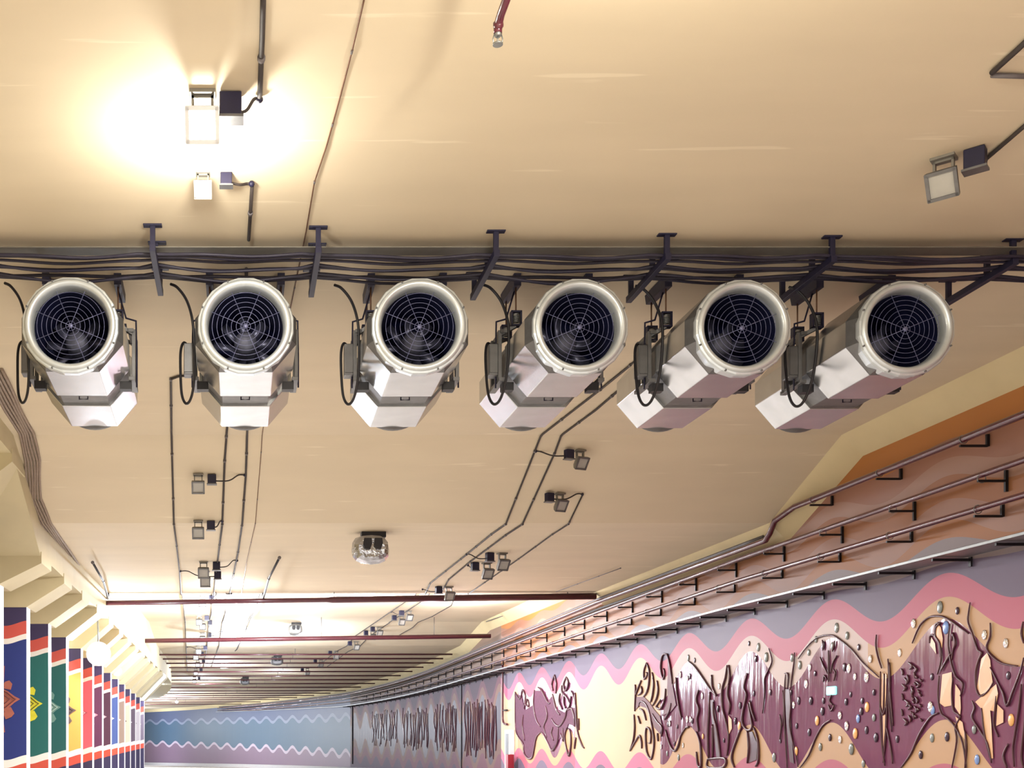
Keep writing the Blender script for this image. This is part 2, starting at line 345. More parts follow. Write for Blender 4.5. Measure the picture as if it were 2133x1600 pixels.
# ------------------------------------------------------------------ jet fans
def octo(y, hw=.66, hh=.53, b=.35, k=.17, s=1.0):
    q = [(b, -hh), (hw, -k), (hw, k), (b, hh), (-b, hh), (-hw, k), (-hw, -k), (-b, -hh)]
    return [Vector((x*s, y, z*s)) for x, z in q]
def make_fan():
    t = empty('jet_fan', (0, 0, 0), 'x', 'fan')
    mb = MB(); mb.lathe([(.482, .16), (.485, .08), (.497, .02), (.525, -.025), (.56, -.03), (.585, -.005), (.595, .03)], 64)
    mb.build('bellmouth_lip', M['ring'], t)
    mb = MB(); mb.lathe([(.575, .0), (.615, .012), (.626, .04), (.612, .07), (.60, .20)], 20, off=.5, sm=False); fl = mb.build('flange', M['ring'], t)
    for k in range(8):
        a = math.radians(22.5+45*k); MB().lathe([(.0, -.01), (.012, -.01), (.012, .012)], 8, c=(.603*math.cos(a), .0, .603*math.sin(a))).build('bolt', M['steel_dark'], fl)
    # rounded-to-octagon collar, silencers, casing
    def ringpts(y, r): return [Vector((r*math.cos(math.radians(a)), y, r*math.sin(math.radians(a))*.97)) for a in (-57, -16, 16, 57, 123, 164, 196, 237)]
    MB().loft([ringpts(.06, .60), octo(.26)], False).build('front_collar', M['steel_dark'], t)
    MB().loft([octo(.25), octo(1.33)], False).build('front_silencer', M['steel'], t, .008)
    MB().loft([octo(1.30, s=.93), octo(1.90, s=.93)], True).build('fan_casing', M['steel_dark'], t, .006)
    MB().loft([octo(1.86), octo(2.97)], True).build('rear_silencer', M['steel'], t, .008)
    mb = MB(); mb.lathe([(.50, 2.97), (.555, 2.99), (.57, 3.04), (.53, 3.08), (.48, 3.0)], 48); mb.build('rear_lip', M['steel_dark'], t)
    # bore
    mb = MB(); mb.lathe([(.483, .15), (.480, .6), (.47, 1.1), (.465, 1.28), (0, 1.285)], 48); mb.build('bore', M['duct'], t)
    # motor and blades seen through the guard
    mo = MB().lathe([(0, .62), (.10, .63), (.15, .68), (.16, 1.2)], 32, c=(0, 0, -.0)).build('motor', M['motor'], t)
    mb = MB()
    for k in range(9):
        a = 2*math.pi*k/9+.3; u = Vector((math.cos(a), 0, math.sin(a))); v = Vector((-math.sin(a), 0, math.cos(a))); yv = Vector((0, 1, 0))
        mb.add([u*.14+v*.05+yv*.92, u*.14-v*.04+yv*.99, u*.44-v*.10+yv*.995, u*.44+v*.03+yv*.94, u*.14+v*.05+yv*.93, u*.14-v*.04+yv*1.0, u*.44-v*.10+yv*1.005, u*.44+v*.03+yv*.95], [(0, 1, 2, 3), (7, 6, 5, 4), (0, 4, 5, 1), (1, 5, 6, 2), (2, 6, 7, 3), (3, 7, 4, 0)], True)
    mb.build('impeller', mat_blade, t)
    mb = MB()
    for k in range(7):
        r = .062*(k+1); mb.tube([(r*math.cos(a), .05, r*math.sin(a)) for a in [2*math.pi*j/56 for j in range(57)]], .0032, 5, False)
    for k in range(8):
        a = math.radians(22.5+45*k); mb.tube([(0, .045, 0), (.478*math.cos(a), .045, .478*math.sin(a))], .0042, 5)
    mb.lathe([(0, .035), (.03, .035), (.03, .055)], 16)
    mb.build('guard', M['wire'], t)
    # suspension
    for sx in (-1, 1):
        mb = MB(); x = sx*.50
        mb.add([(x-.05, 1.25, 1.17), (x-.05, 2.05, 1.17), (x-.05, 2.0, 1.02), (x-.05, 1.25, 1.0), (x+.05, 1.25, 1.17), (x+.05, 2.05, 1.17), (x+.05, 2.0, 1.02), (x+.05, 1.25, 1.0)],
               [(0, 1, 2, 3), (7, 6, 5, 4), (0, 4, 5, 1), (1, 5, 6, 2), (2, 6, 7, 3), (3, 7, 4, 0)])
        mb.build('ceiling_rail', M['navy'], t)
        for y in (1.35, 1.92):
            MB().tube([(x, y, 1.02), (x, y, .64)], .011, 6).build('hanger_rod', M['rust'], t)
            mb = MB(); mb.box((x, y, .66), (.15, .11, .022)); mb.box((x, y, .47), (.15, .11, .022)); mb.box((x-.066, y, .565), (.018, .11, .21)); mb.box((x+.066, y, .565), (.018, .11, .21))
            iso = mb.build('spring_isolator', M['navy'], t)
            mb = MB(); mb.tube([(x+.045*math.cos(a), y+.045*math.sin(a), .50+.022*a/ (2*math.pi)*1.0) for a in [math.pi*j/5 for j in range(60)]], .009, 5); mb.build('spring', M['tray'], iso)
        mb = MB(); xx = sx*.715
        mb.box((xx, 1.42, .06), (.05, .09, .72)); mb.box((xx, 1.86, .06), (.05, .09, .72)); mb.box((xx-sx*.04, 1.64, .40), (.08, .60, .05)); mb.box((xx-sx*.02, 1.64, -.28), (.09, .62, .05))
        mb.bar((sx*.5, 1.35, .47), (xx, 1.42, .36), .06, .05); mb.bar((sx*.5, 1.92, .47), (xx, 1.86, .36), .06, .05)
        mb.build('side_bracket', M['steel_dark'], t, .004)
        MB().tube([(sx*.46, 1.50, 1.1), (sx*.60, 1.50, .62), (sx*.74, 1.50, .58), (sx*.75, 1.50, .1), (sx*.75, 1.50, -.36)], .012, 6).build('safety_wire', M['navy'], t)
        MB().box((sx*.60, 1.46, -.36), (.16, .14, .11)).build('mounting_foot', M['black'], t)
    tb = MB().box((-.80, 1.50, .02), (.13, .20, .44)).build('terminal_box', M['steel_dark'], t, .01)
    mb = MB(); mb.box((-.80, 1.39, .02), (.11, .015, .38)); mb.build('box_lid', M['steel_dark'], tb)
    # inspection handle under the casing
    MB().tube([(-.06, 1.5, -.49), (-.06, 1.5, -.53), (.06, 1.5, -.53), (.06, 1.5, -.49)], .008, 6).build('handle', M['navy'], t)
    # slack power cable hanging from the tray into the terminal box
    K = [(-1.03, 1.05, .93), (-.93, 1.0, .86), (-.80, .95, .66), (-.72, .9, .36), (-.70, .95, .0), (-.70, 1.05, -.30), (-.73, 1.15, -.52), (-.78, 1.22, -.64), (-.84, 1.28, -.64), (-.89, 1.33, -.5), (-.91, 1.38, -.2), (-.91, 1.42, .12), (-.87, 1.46, .26), (-.80, 1.5, .22)]
    MB().tube(smooth(K), .019, 8).build('power_cable', M['black'], t)
    return t
def smooth(K, n=6):
    K = [Vector(k) for k in K]; out = []
    for i in range(len(K)-1):
        p0 = K[max(i-1, 0)]; p1 = K[i]; p2 = K[i+1]; p3 = K[min(i+2, len(K)-1)]
        for j in range(n):
            t = j/n; out.append(.5*((2*p1)+(p2-p0)*t+(2*p0-5*p1+4*p2-p3)*t*t+(3*p1-p0-3*p2+p3)*t**3))
    out.append(K[-1]); return out
mat_blade = mat('blade_alloy', (92, 94, 118), .35, .5, var=.3, scale=6)
YF = 14.8
fan_px = [(146, 676), (512, 677), (875, 678), (1210, 679), (1549, 681), (1890, 683)]
fan_lab = ['steel jet fan nearest the left edge, showing a pale motor hub, first of the row',
           'steel jet fan second from the left, brightly lit white rim, directly above the dark conduits',
           'steel jet fan third from the left, dirt-flecked rim, long cable loop beside it',
           'steel jet fan fourth from the left, stained yellowish rim, beside two bent ceiling conduits',
           'steel jet fan fifth from the left, bright dented plates along its underside',
           'steel jet fan farthest right in the row, dull dusty rim, nearest the mural wall']
fan0 = make_fan()
for i, (px, py) in enumerate(fan_px):
    o = fan0 if i == 0 else copy_tree(fan0)
    q = at_y(px, py, YF); o.location = q; o['label'] = fan_lab[i]; o['group'] = 'jet fans hung in a row under the ceiling'
    tilt = [0.02, .0, -.015, .01, .0, -.01][i]; o.rotation_euler = (0, 0, tilt)

# ------------------------------------------------------------------ cable tray hangers and transverse cables
hang_px = [(318, 468), (663, 472), (1033, 480), (1389, 487), (1733, 492), (2110, 498)]
hang_x = []
def make_hanger():
    t = empty('tray_hanger', (0, 0, 0), 'x', 'hanger')
    for y in (0, .52, 1.36):
        pl = MB().box((0 if y != .52 else .02, y, -.012), (.235, .09, .024)).build('top_plate', M['navy'], t, .004)
        po = MB().box((0, y, -.16), (.065, .055, .30)).build('post', M['navy'], t, .004)
    mb = MB(); mb.box((0, .70, -.31), (.075, 1.52, .085)); mb.build('bar', M['navy'], t, .004)
    return t
h0 = make_hanger()
for i, (px, py) in enumerate(hang_px):
    q = on_ceil(px, py); hang_x.append(q.x); o = h0 if i == 0 else copy_tree(h0); o.location = q
    o['label'] = ('dark navy steel cable hanger at ceiling, ' + ['leftmost, right of the first fan', 'second from left, right of the second fan', 'third from left, between the third and fourth fans',
        'fourth from left, between the fourth and fifth fans', 'fifth from left, between the last two fans', 'cut off by the right photo edge'][i]); o['group'] = 'cable hangers across the ceiling'
cab = [(14.80, .050, .020, 0), (14.90, .035, .024, 1), (15.02, .030, .020, 2), (15.17, .085, .020, 3), (15.27, .03, .022, 4), (15.44, .10, .020, 5), (15.52, .03, .024, 6), (15.60, .05, .020, 7)]
names = ['uppermost of the bundle in photo', 'second from top of the bundle', 'third from top, in the thick dark band', 'fourth from top, sagging', 'fifth from top, mid bundle', 'sixth from top, sagging in waves', 'seventh from top, just above the lowest', 'lowest, nearest the fans']
hx = [hang_x[0]-2.2*2, hang_x[0]-2.2]+hang_x+[13.3]
for (y, sag, r, k) in cab:
    pts = []; ph = random.random()*6
    for a, b in zip(hx, hx[1:]):
        s_ = sag*random.uniform(.5, 1.3)
        for j in range(10):
            t = j/10; pts.append(P(a+(b-a)*t, y+.03*math.sin(3*t*math.pi+ph)+.006*(a+(b-a)*t), 6.35-.265+r-s_*4*t*(1-t)))
    pts.append(P(13.3, y+.08, 6.35-.265+r))
    o = MB().tube(pts, r, 8).build('cable', M['cable'], loc=pts[0]); tag(o, 'black power cable lying across the ceiling hangers, '+names[k], 'cable', 'cables across the ceiling hangers')
o = MB().box((4.5, 14.98, 6.35+EYE-.14), (18.2, .26, .012)).build('cable_ladder', M['lampframe']); tag(o, 'thin flat grey cable tray running crosswise above the black cables', 'cable tray')
mb = MB()

# ------------------------------------------------------------------ conduits along the ceiling
def conduit(pts, r, label, m='conduit', fn=None, cat='conduit', name='conduit', clips=True, step=40, drop=None):
    d = r+.01 if drop is None else drop
    q0 = dense((lambda a, b: on_ceil(a, b, d)) if fn is None else fn, pts, step); q = [q0[0]]
    for a, b in zip(q0, q0[1:]):      # follow every crease and the vertical step of the ceiling
        for yk, hk in CK[1:]:
            if a.y < yk < b.y: q.append(P(a.x+(b.x-a.x)*(yk-a.y)/(b.y-a.y), yk-(d+.02 if yk == 42.6 else (-.02 if yk == 42.62 else 0)), hk-d))
        q.append(b)
    t = empty(name, q[0], label, cat, 'conduits along the ceiling')
    MB().tube(q, r, 8).build('tube', M[m], t, loc=None).matrix_parent_inverse = Matrix.Translation(-q[0])
    if clips:
        mb = MB(); acc = 0
        for a, b in zip(q, q[1:]):
            L = (b-a).length; acc += L
            if acc > 1.3 and L < 6:
                acc = 0; d_ = (b-a).normalized(); mb.tube([a-d_*.03, a+d_*.03], r*1.45, 8)
        if mb.v: mb.build('clamps', M['conduit_l'], t).matrix_parent_inverse = Matrix.Translation(-q[0])
    return t
conduit([(549, -30), (546, 80), (541, 205)], .026, 'thick dark conduit coming from the top edge down to the lit floodlight')
conduit([(525, 388), (518, 500)], .022, 'dark conduit running from the second floodlight to the black cables')
conduit([(513, 560), (515, 700), (515, 900), (512, 990), (504, 1095), (496, 1150), (478, 1238), (460, 1320), (440, 1390)], .024, 'dark conduit passing behind second fan, right one of the central pair')
conduit([(474, 880), (468, 960), (463, 1090), (452, 1180), (440, 1280), (424, 1390)], .024, 'dark conduit below second fan, left one of the central pair')
conduit([(395, 782), (372, 784), (356, 790), (357, 900), (362, 1085), (374, 1190), (385, 1290), (390, 1400)], .022, 'dark bent conduit starting at the left side of second fan')
conduit([(764, -25), (733, 108), (705, 215), (680, 305), (655, 380), (638, 480), (614, 600), (580, 760), (548, 893), (532, 1090), (514, 1170), (496, 1240)], .008, 'thin brown clipped wire running the whole ceiling right of second fan', 'rust', name='wire')
conduit([(1345, 735), (1250, 812), (1130, 905), (1114, 940), (1055, 1088), (960, 1165), (865, 1240), (740, 1325), (660, 1390)], .022, 'long brown bent conduit on right ceiling, left one of the pair')
conduit([(1310, 795), (1240, 855), (1172, 905), (1155, 945), (1090, 1088), (980, 1170), (890, 1245), (770, 1325), (680, 1390)], .022, 'long brown bent conduit on right ceiling, right one of the pair')
conduit([(1214, 1030), (1186, 1088), (1080, 1165), (940, 1262), (820, 1330)], .018, 'thin brown conduit right of the pair, ending in a corner at a small floodlight')
conduit([(2160, 65), (2120, 103), (2066, 152)], .026, 'black conduit running off the top right corner, upper arm of the bend', clips=False)
conduit([(2066, 157), (2160, 160)], .024, 'grey conduit running level to the right photo edge from the black bend', 'conduit_l', clips=False)
conduit([(2160, 240), (2100, 292), (2052, 333)], .022, 'black conduit from the right edge to the tilted floodlight', clips=False)
conduit([(1292, 1184), (1158, 1233)], .014, 'thin grey pipe with clamps near right ceiling edge, before the step', 'conduit_l', drop=.10)
conduit([(1122, 1257), (1013, 1295)], .022, 'thin grey pipe with clamps in the second recess near right ceiling edge', 'conduit_l', drop=.12)
conduit([(193, 1172), (215, 1210), (240, 1255), (268, 1310), (292, 1352)], .035, 'hanging black pipe with clamps, left of the ceiling floodlights', 'blackpaint', drop=.22)
conduit([(582, 1162), (560, 1205), (535, 1258), (512, 1310), (490, 1356)], .035, 'hanging black pipe with clamps, right of the central conduits', 'blackpaint', drop=.22)
mb = MB().ball(on_ceil(541, 207, .06), .055).build('elbow', M['navy']); 
# left grey cable band following ceiling
LB = [(-14, 770), (25, 850), (55, 903), (68, 960), (71, 1040), (92, 1090), (128, 1140), (160, 1188), (200, 1238), (214, 1262), (236, 1292), (258, 1330), (284, 1380), (296, 1412)]
for k in range(6):
    pts = [on_ceil(a, b, .035)+Vector(((k-2.5)*.062+.012*math.sin(b*.05+k), 0, 0)) for a, b in [(LB[i][0]+(LB[i+1][0]-LB[i][0])*j/4, LB[i][1]+(LB[i+1][1]-LB[i][1])*j/4) for i in range(len(LB)-1) for j in range(4)]]
    o = MB().tube(pts, .03, 6).build('ribbon_cable', M['cable_g'], loc=pts[0]); tag(o, 'grey-brown cable in the flat band along left ceiling edge, '+ORD[k]+' from the left', 'cable', 'grey cables along the left ceiling')
bpy.data.objects.remove(mb)

# ------------------------------------------------------------------ floodlights on the ceiling
def flood(px, py, label, box_dx=.26, sc=1.0, yaw=0.0, lit=None, to=None, head=True, face='glass', cat='floodlight'):
    q = on_ceil(px, py); t = empty('floodlight', q, label, cat, 'floodlights on the ceiling'); t.rotation_euler = (0, 0, yaw)
    MB().box((0, 0, -.015*sc), (.20*sc, .16*sc, .03*sc)).build('mount_plate', M['lampframe'], t, .004)
    mb = MB(); mb.box((-.075*sc, .0, -.10*sc), (.02*sc, .06*sc, .17*sc)); mb.box((.075*sc, .0, -.10*sc), (.02*sc, .06*sc, .17*sc)); mb.box((0, 0, -.04*sc), (.17*sc, .06*sc, .02*sc)); mb.build('yoke', M['lampframe'], t)
    # tilted head: tapered housing, frame and glass facing the traffic
    a = math.radians(34); R = Matrix.Rotation(a, 3, 'X'); c0 = Vector((0, -.03*sc, -.25*sc))
    def ring(w_, h_, y_): return [c0+R @ Vector((x*w_*sc, y_*sc, z*h_*sc)) for x, z in ((-1, -1), (1, -1), (1, 1), (-1, 1))]
    hd = MB().loft([ring(.125, .125, -.05), ring(.125, .125, .0), ring(.09, .09, .09), ring(.06, .06, .11)]).build('housing', M['lampframe'], t, .004)
    fr = MB()
    for sx in (-1, 1): fr.box(c0+R @ Vector((sx*.115*sc, -.06*sc, 0)), (.03*sc, .03*sc, .25*sc), R); fr.box(c0+R @ Vector((0, -.06*sc, sx*.115*sc)), (.25*sc, .03*sc, .03*sc), R)
    fr.build('frame', M['white' if lit == 'glow' else 'steel_dark'], t)  # blazing lamp gets a white frame, its glare put into the colour
    MB().loft([ring(.10, .10, -.056), ring(.10, .10, -.051)]).build('glass', M[face] if not lit else M[lit], t)
    jb = MB().box((box_dx*sc, 0, -.10*sc), (.17*sc, .12*sc, .18*sc)).build('junction_box', M['navy'], t, .01)
    MB().box((box_dx*sc, 0, -.20*sc), (.20*sc, .14*sc, .02*sc)).build('lid', M['steel_dark'], jb)
    if to:
        g = on_ceil(*to, .04); Mi = Matrix.Rotation(-yaw, 3, 'Z'); e = Mi @ (g-q); s_ = Vector((box_dx*sc, 0, -.13*sc)); m_ = (s_+e)/2
        MB().tube(smooth([s_, Vector((m_.x, s_.y*.6+e.y*.4, s_.z)), Vector((m_.x*.4+e.x*.6, e.y, e.z)), e]), .016, 6).build('feed_tube', M['conduit'], t)
        MB().ball(e, .036).build('elbow', M['navy'], t)
    return t
flood(422, 195, 'glaring lit floodlight near the top left, with its glass blazing', .215, 1.3, lit='glow', to=(541, 207))
flood(423, 360, 'silver floodlight just below the glare, unlit with a pale lens', .34, .78, lit='glow_s', to=(524, 383))  # unlit glass is given a faint emission so it looks pale
flood(413, 988, 'grey floodlight on the ramped ceiling below second fan, upper of two', .27, 1.15, to=(510, 990))
flood(413, 1085, 'grey floodlight on the ramped ceiling below second fan, lower of two', .27, 1.15, to=(463, 1086))
flood(1208, 938, 'grey floodlight right of the brown conduits, upper one', -.26, 1.1, yaw=.35, to=(1116, 940))
flood(1166, 1028, 'grey floodlight right of the brown conduits, lower one beside the bent tube', -.26, 1.1, yaw=.35, to=(1213, 1030))
flood(1966, 328, 'tilted tan floodlight at the upper right with a dark blue box', .25, 1.2, yaw=-.75, to=(2050, 335))
fl_far = [(424, 1170, .5, 'below the ceiling ramp, first of the left row beyond it', (494, 1168)), (428, 1190, .5, 'second of the left row beyond the ramp', (376, 1190)),
    (422, 1240, .5, 'of the left row, right at the dark ceiling step', (482, 1237)), (415, 1282, .5, 'of the left row, just under the first maroon cross pipe', None), (422, 1292, .5, 'of the left row, a little beyond the first maroon cross pipe', None),
    (422, 1318, .5, 'of the left row, just before the second maroon cross pipe', (462, 1316)), (414, 1345, .5, 'of the left row, just beyond the second maroon cross pipe', (390, 1348)), (408, 1358, .5, 'far one of the left row, above the thin cross pipes', None),
    (412, 1374, .5, 'far one of the left row, among the thin cross pipes', None), (408, 1392, .5, 'far one of the left row, past the thin cross pipes', None), (405, 1410, .5, 'tiny far one of the left row before the bend', None),
    (1046, 1152, -.5, 'first of the right row beyond the ceiling ramp', (972, 1155)), (1014, 1172, -.5, 'second of the right row beyond the ceiling ramp', (975, 1178)), (935, 1222, -.5, 'of the right row, just above the first maroon cross pipe', (880, 1228)),
    (852, 1272, -.5, 'of the right row in the recess, upper of a pair', (815, 1275)), (836, 1282, -.5, 'of the right row in the recess, lower of a pair', None), (790, 1306, -.5, 'of the right row, upper of the pair before the second cross pipe', None), (776, 1314, -.5, 'of the right row, lower of the pair before the second cross pipe', None),
    (742, 1336, -.5, 'of the right row, just beyond the second maroon cross pipe', None), (700, 1356, -.5, 'far one of the right row, at the first thin cross pipe', None), (668, 1374, -.5, 'far one of the right row, among the thin cross pipes', None), (640, 1392, -.5, 'tiny far one of the right row near the bend', None)]
for (a, b, s_, lab, to) in fl_far:
    flood(a, b, 'small floodlight '+lab, .30 if s_ > 0 else -.30, 1.3, yaw=0 if s_ > 0 else .25, to=to, lit='glow_s' if (s_ > 0 and b > 1200) else None)
# bright lamps on the left side
for (px, py, y, r, lab) in ((205, 1362, 42, .42, 'blinding white lamp beside the painted columns'), (243, 1398, 57, .24, 'smaller white lamp behind the blinding one, over the columns'), (300, 1457, 88, .20, 'small white lamp where the columns end'), (368, 1462, 120, .16, 'small white lamp far away under the bending ceiling')):
    q = at_y(px, py, y); t = empty('tunnel_lamp', q, lab, 'lamp')
    mb = MB(); mb.lathe([(0, -.02), (r*.9, -.02), (r*.95, .02)], 24); mb.build('lens', M['glow_c'], t)
    mb = MB(); mb.lathe([(r*.9, -.03), (r*1.05, -.03), (r*1.05, .1), (r*.5, .22), (0, .23)], 24); mb.build('housing', M['white'], t)
    MB().tube([(0, .15, 0), (-.02, .15, .4), (-.05, .15, slab_h(y)+EYE-q.z+.02)], .03, 6).build('stem', M['steel_dark'], t)

# sprinkler at the top
q = at_y(1037, 52, 9.9); t = empty('sprinkler', q, 'short maroon pipe with a steel nozzle hanging at the top edge', 'sprinkler')
MB().tube([(.0, -.9, .02), (0, -.12, .02), (0, -.03, .0), (0, 0, -.04), (0, 0, -.075)], .036, 12).build('pipe', M['maroon'], t)
MB().ball((0, -.02, -.01), .048).build('elbow', M['maroon_d'], t)
mb = MB(); mb.tube([(0, 0, -.06), (0, 0, -.10)], [.034, .026], 10); mb.tube([(-.03, 0, -.08), (-.042, 0, -.12), (-.036, 0, -.165)], .006, 6); mb.tube([(.03, 0, -.08), (.042, 0, -.12), (.036, 0, -.165)], .006, 6); mb.tube([(0, 0, -.10), (0, 0, -.15)], .007, 6); mb.tube([(0, 0, -.160), (0, 0, -.172)], .044, 14)
mb.build('nozzle', M['tray'], t)
for zz in (-.8,): MB().tube([(0, zz, .03), (0, zz, .25)], .008, 6).build('hanger_rod', M['steel_dark'], t)

# foil wrapped camera housings
def foilcam(px, py, s_, label, m='foil', k=0):
    q = on_ceil(px, py); t = empty('camera_housing', q, label, 'camera', 'wrapped camera housings on the ceiling')
    MB().box((.07*s_, .1*s_, -.06*s_), (.56*s_, .3*s_, .13*s_)).build('mount_box', M['blackpaint'], t, .01)
    rings = []
    for (y, w_, h_) in ((-.20, .30, .22), (-.16, .40, .29), (.05, .43, .33), (.35, .40, .30), (.45, .25, .2)):
        rr = []
        for j in range(16):
            a = 2*math.pi*j/16; e = 2.6; cx = abs(math.cos(a))**(2/e)*(1 if math.cos(a) > 0 else -1); cz = abs(math.sin(a))**(2/e)*(1 if math.sin(a) > 0 else -1)
            jit = 1+random.uniform(-.05, .05); rr.append(Vector((cx*w_*jit*s_, y*s_, -.40*s_+cz*h_*jit*s_)))
        rings.append(rr)
    MB().loft(rings).build('wrapped_body', M[m], t)
    for sx in (-.06, .12):
        mb = MB(); c0 = Vector((sx*1.35*s_, -.225*s_, -.30*s_)); mb.loft([[c0+Vector((x*1.5*s_, y_, z*1.35*s_)) for x, z in ((-.06, .09), (.05, .09), (.06, .0), (.03, -.10), (-.05, -.09), (-.075, -.02))] for y_ in (-.03*s_, .06*s_)])
        mb.build('lens_opening', M['black'], t)
foilcam(772, 1108, 1.12, 'shiny foil-wrapped camera housing hanging alone below third fan')
foilcam(615, 1297, .95, 'white camera housing in the bright recess before the second cross pipe', 'tray')
foilcam(577, 1364, .95, 'dark camera housing among the thin cross pipes', 'steel_dark')
foilcam(510, 1410, .95, 'dark camera housing beyond the thin cross pipes', 'steel_dark')

# ------------------------------------------------------------------ maroon cross pipes
def cross(xa, ya, xb, yb, y, r, label, m='maroon_d', step_at=None, hangers=(.25, .55, .85)):
    a = at_y(xa, ya, y); b = at_y(xb, yb, y); t = empty('cross_pipe', a, label, 'pipe', 'maroon pipes crossing the ceiling'); d = b-a
    if step_at: MB().tube([(0, 0, 0), d*step_at, d*(step_at+.012), d], [r*.75, r*.75, r, r], 10).build('pipe', M[m], t)
    else: MB().tube([(0, 0, 0), d], r, 10).build('pipe', M[m], t)
    for s_ in hangers:
        h = ceil_h(y)+EYE-a.z-d.z*s_
        if h > .05: MB().tube([d*s_, d*s_+Vector((0, 0, h))], .015, 5).build('hanger_rod', M['steel_dark'], t)
cross(172, 1257, 1241, 1242, 42.2, .12, 'thick maroon pipe crossing the ceiling at the dark step, nearest one', step_at=.475, hangers=(.26, .49, .945))
cross(238, 1336, 1022, 1325, 59.5, .115, 'maroon pipe crossing the ceiling below the white camera housing, second one')
yy = 70.0
for k in range(16):
    h = ceil_h(yy)-.34; y_ = VY-F*h/yy; xr = VX+F*(12.9-bend(yy))/yy; xl = VX+F*(-6.2-bend(yy))/yy
    cross(xl, y_+1, xr, y_, yy, .05, ('thin dark cross pipe far down the tunnel, '+ORD[k]+' of the close-set ones') if k < 8 else 'faint thin cross pipe near the bend of the tunnel', hangers=(.5,))
    yy += 3.2+k*.35

# ------------------------------------------------------------------ right wall pipes, brackets and tray
def hwp(knots): return lambda y: lerp_k(knots, y)
h1 = hwp([(0, 5.24), (27.85, 5.2), (28.4, 4.66), (42, 4.6), (112, 3.3), (170, 2.9)])
h2 = hwp([(0, 4.52), (30, 4.42), (57, 3.98), (112, 2.9), (170, 2.6)])
h3 = hwp([(0, 3.90), (30, 3.86), (57, 3.4), (112, 2.6), (170, 2.4)])
ht = hwp([(0, 3.17), (30, 3.14), (57, 2.9), (112, 2.15), (170, 2.4)])
def run(xo, hf, r, label, m, y0=6, y1=165, cat='pipe', name='wall_pipe', grp='pipes along the mural wall'):
    pts = []; y = y0
    while y <= y1: pts.append(P(xo-bend(y), y, hf(y))); y += .25 if 27 < y < 29 else (1.0 if y < 60 else 3)
    o = MB().tube(pts, r, 14).build(name, M[m], loc=pts[0]); return tag(o, label, cat, grp)
XP = 13.0
run(XP, h1, .068, 'topmost glossy maroon pipe along mural wall, kinking down past the ramp', 'maroon')
run(XP, h2, .055, 'middle glossy maroon pipe of the three along the mural wall', 'maroon')
run(XP, h3, .055, 'lowest glossy maroon pipe of the three along the mural wall', 'maroon')
run(13.2, lambda y: h1(y)+.17, .06, 'mauve-brown conduit above the topmost wall pipe beyond the ramp', 'conduit_l', y0=29)
run(13.25, lambda y: h1(y)-.17, .05, 'dark brown conduit just below the topmost wall pipe beyond the ramp', 'conduit', y0=28.7)
def wbracket(kind):
    t = empty('pipe_bracket', (0, 0, 0), 'x', 'bracket')
    if kind == 'L': MB().box((.43, 0, .06), (.05, .05, .22)).build('wall_plate', M['blackpaint'], t)
    else: MB().box((.43, 0, .0), (.05, .05, .38)).build('wall_plate', M['blackpaint'], t)
    z = -.04 if kind == 'L' else .0
    MB().box((.18, 0, z), (.50, .045, .04)).build('arm', M['blackpaint'], t)
    mb = MB(); mb.tube([(.075*math.cos(a), 0, .075*math.sin(a)-z+.04) for a in [math.pi*j/8 for j in range(17)]], .008, 5); mb.build('clamp', M['tray'], t)
    return t
def place(proto, hf, dz, ys_, txt, grp):
    for k, y in enumerate(ys_):
        o = proto if k == 0 else copy_tree(proto); o.location = P(XP-bend(y), y, hf(y)+dz)
        if bend(y) > 0: o.rotation_euler = (0, 0, math.atan((y-75)/250))
        o['label'] = txt+', '+(ORD[k]+' from the right edge' if k < 12 else 'one of the tiny far ones'); o['group'] = grp
def series(a, d, b):
    o = []; y = a
    while y < b: o.append(y); y += d
    return o
place(wbracket('L'), h1, -.09, series(20.7, 2.72, 28), 'black angle bracket under the topmost maroon wall pipe', 'brackets of the top pipe')
place(wbracket('T'), h2, -.11, series(20.2, 2.75, 108), 'black T bracket under the middle maroon wall pipe', 'brackets of the middle pipe')
place(wbracket('L'), h3, -.09, series(20.3, 2.75, 108), 'black angle bracket under the lowest maroon wall pipe', 'brackets of the lowest pipe')
# tray
ys = ylist(6, 165); XT = 12.72
t = empty('cable_tray', P(XT, 6, ht(6)), 'long pale steel cable tray along mural wall under the maroon pipes', 'cable tray')
c = sweep([lambda y: P(XT-bend(y), y, ht(y)+.045), lambda y: P(XT-bend(y), y, ht(y)), lambda y: P(13.36-bend(y), y, ht(y)), lambda y: P(13.36-bend(y), y, ht(y)+.045), lambda y: P(13.35-bend(y), y, ht(y)+.045), lambda y: P(13.35-bend(y), y, ht(y)+.012), lambda y: P(XT+.015-bend(y), y, ht(y)+.012), lambda y: P(XT+.015-bend(y), y, ht(y)+.045), lambda y: P(XT-bend(y), y, ht(y)+.045)])
c.build('tray_channel', M['tray'], t).matrix_parent_inverse = Matrix.Translation(-t.location)
for k, (xo, r) in enumerate(((12.85, .035), (12.95, .03), (13.06, .04), (13.2, .035))):
    run(xo, lambda y, r=r: ht(y)+.012+r, r, 'dark cable lying in the wall tray, '+['outermost', 'second from the outside', 'third from the outside', 'nearest the wall'][k], 'cable', cat='cable', name='cable', grp='cables in the wall tray')
a0 = empty('wall_bracket', (0, 0, 0), 'x', 'bracket')
MB().box((-.38, 0, -.035), (.72, .05, .05)).build('arm', M['blackpaint'], a0); MB().box((-.035, 0, -.07), (.03, .07, .18)).build('wall_plate', M['blackpaint'], a0)
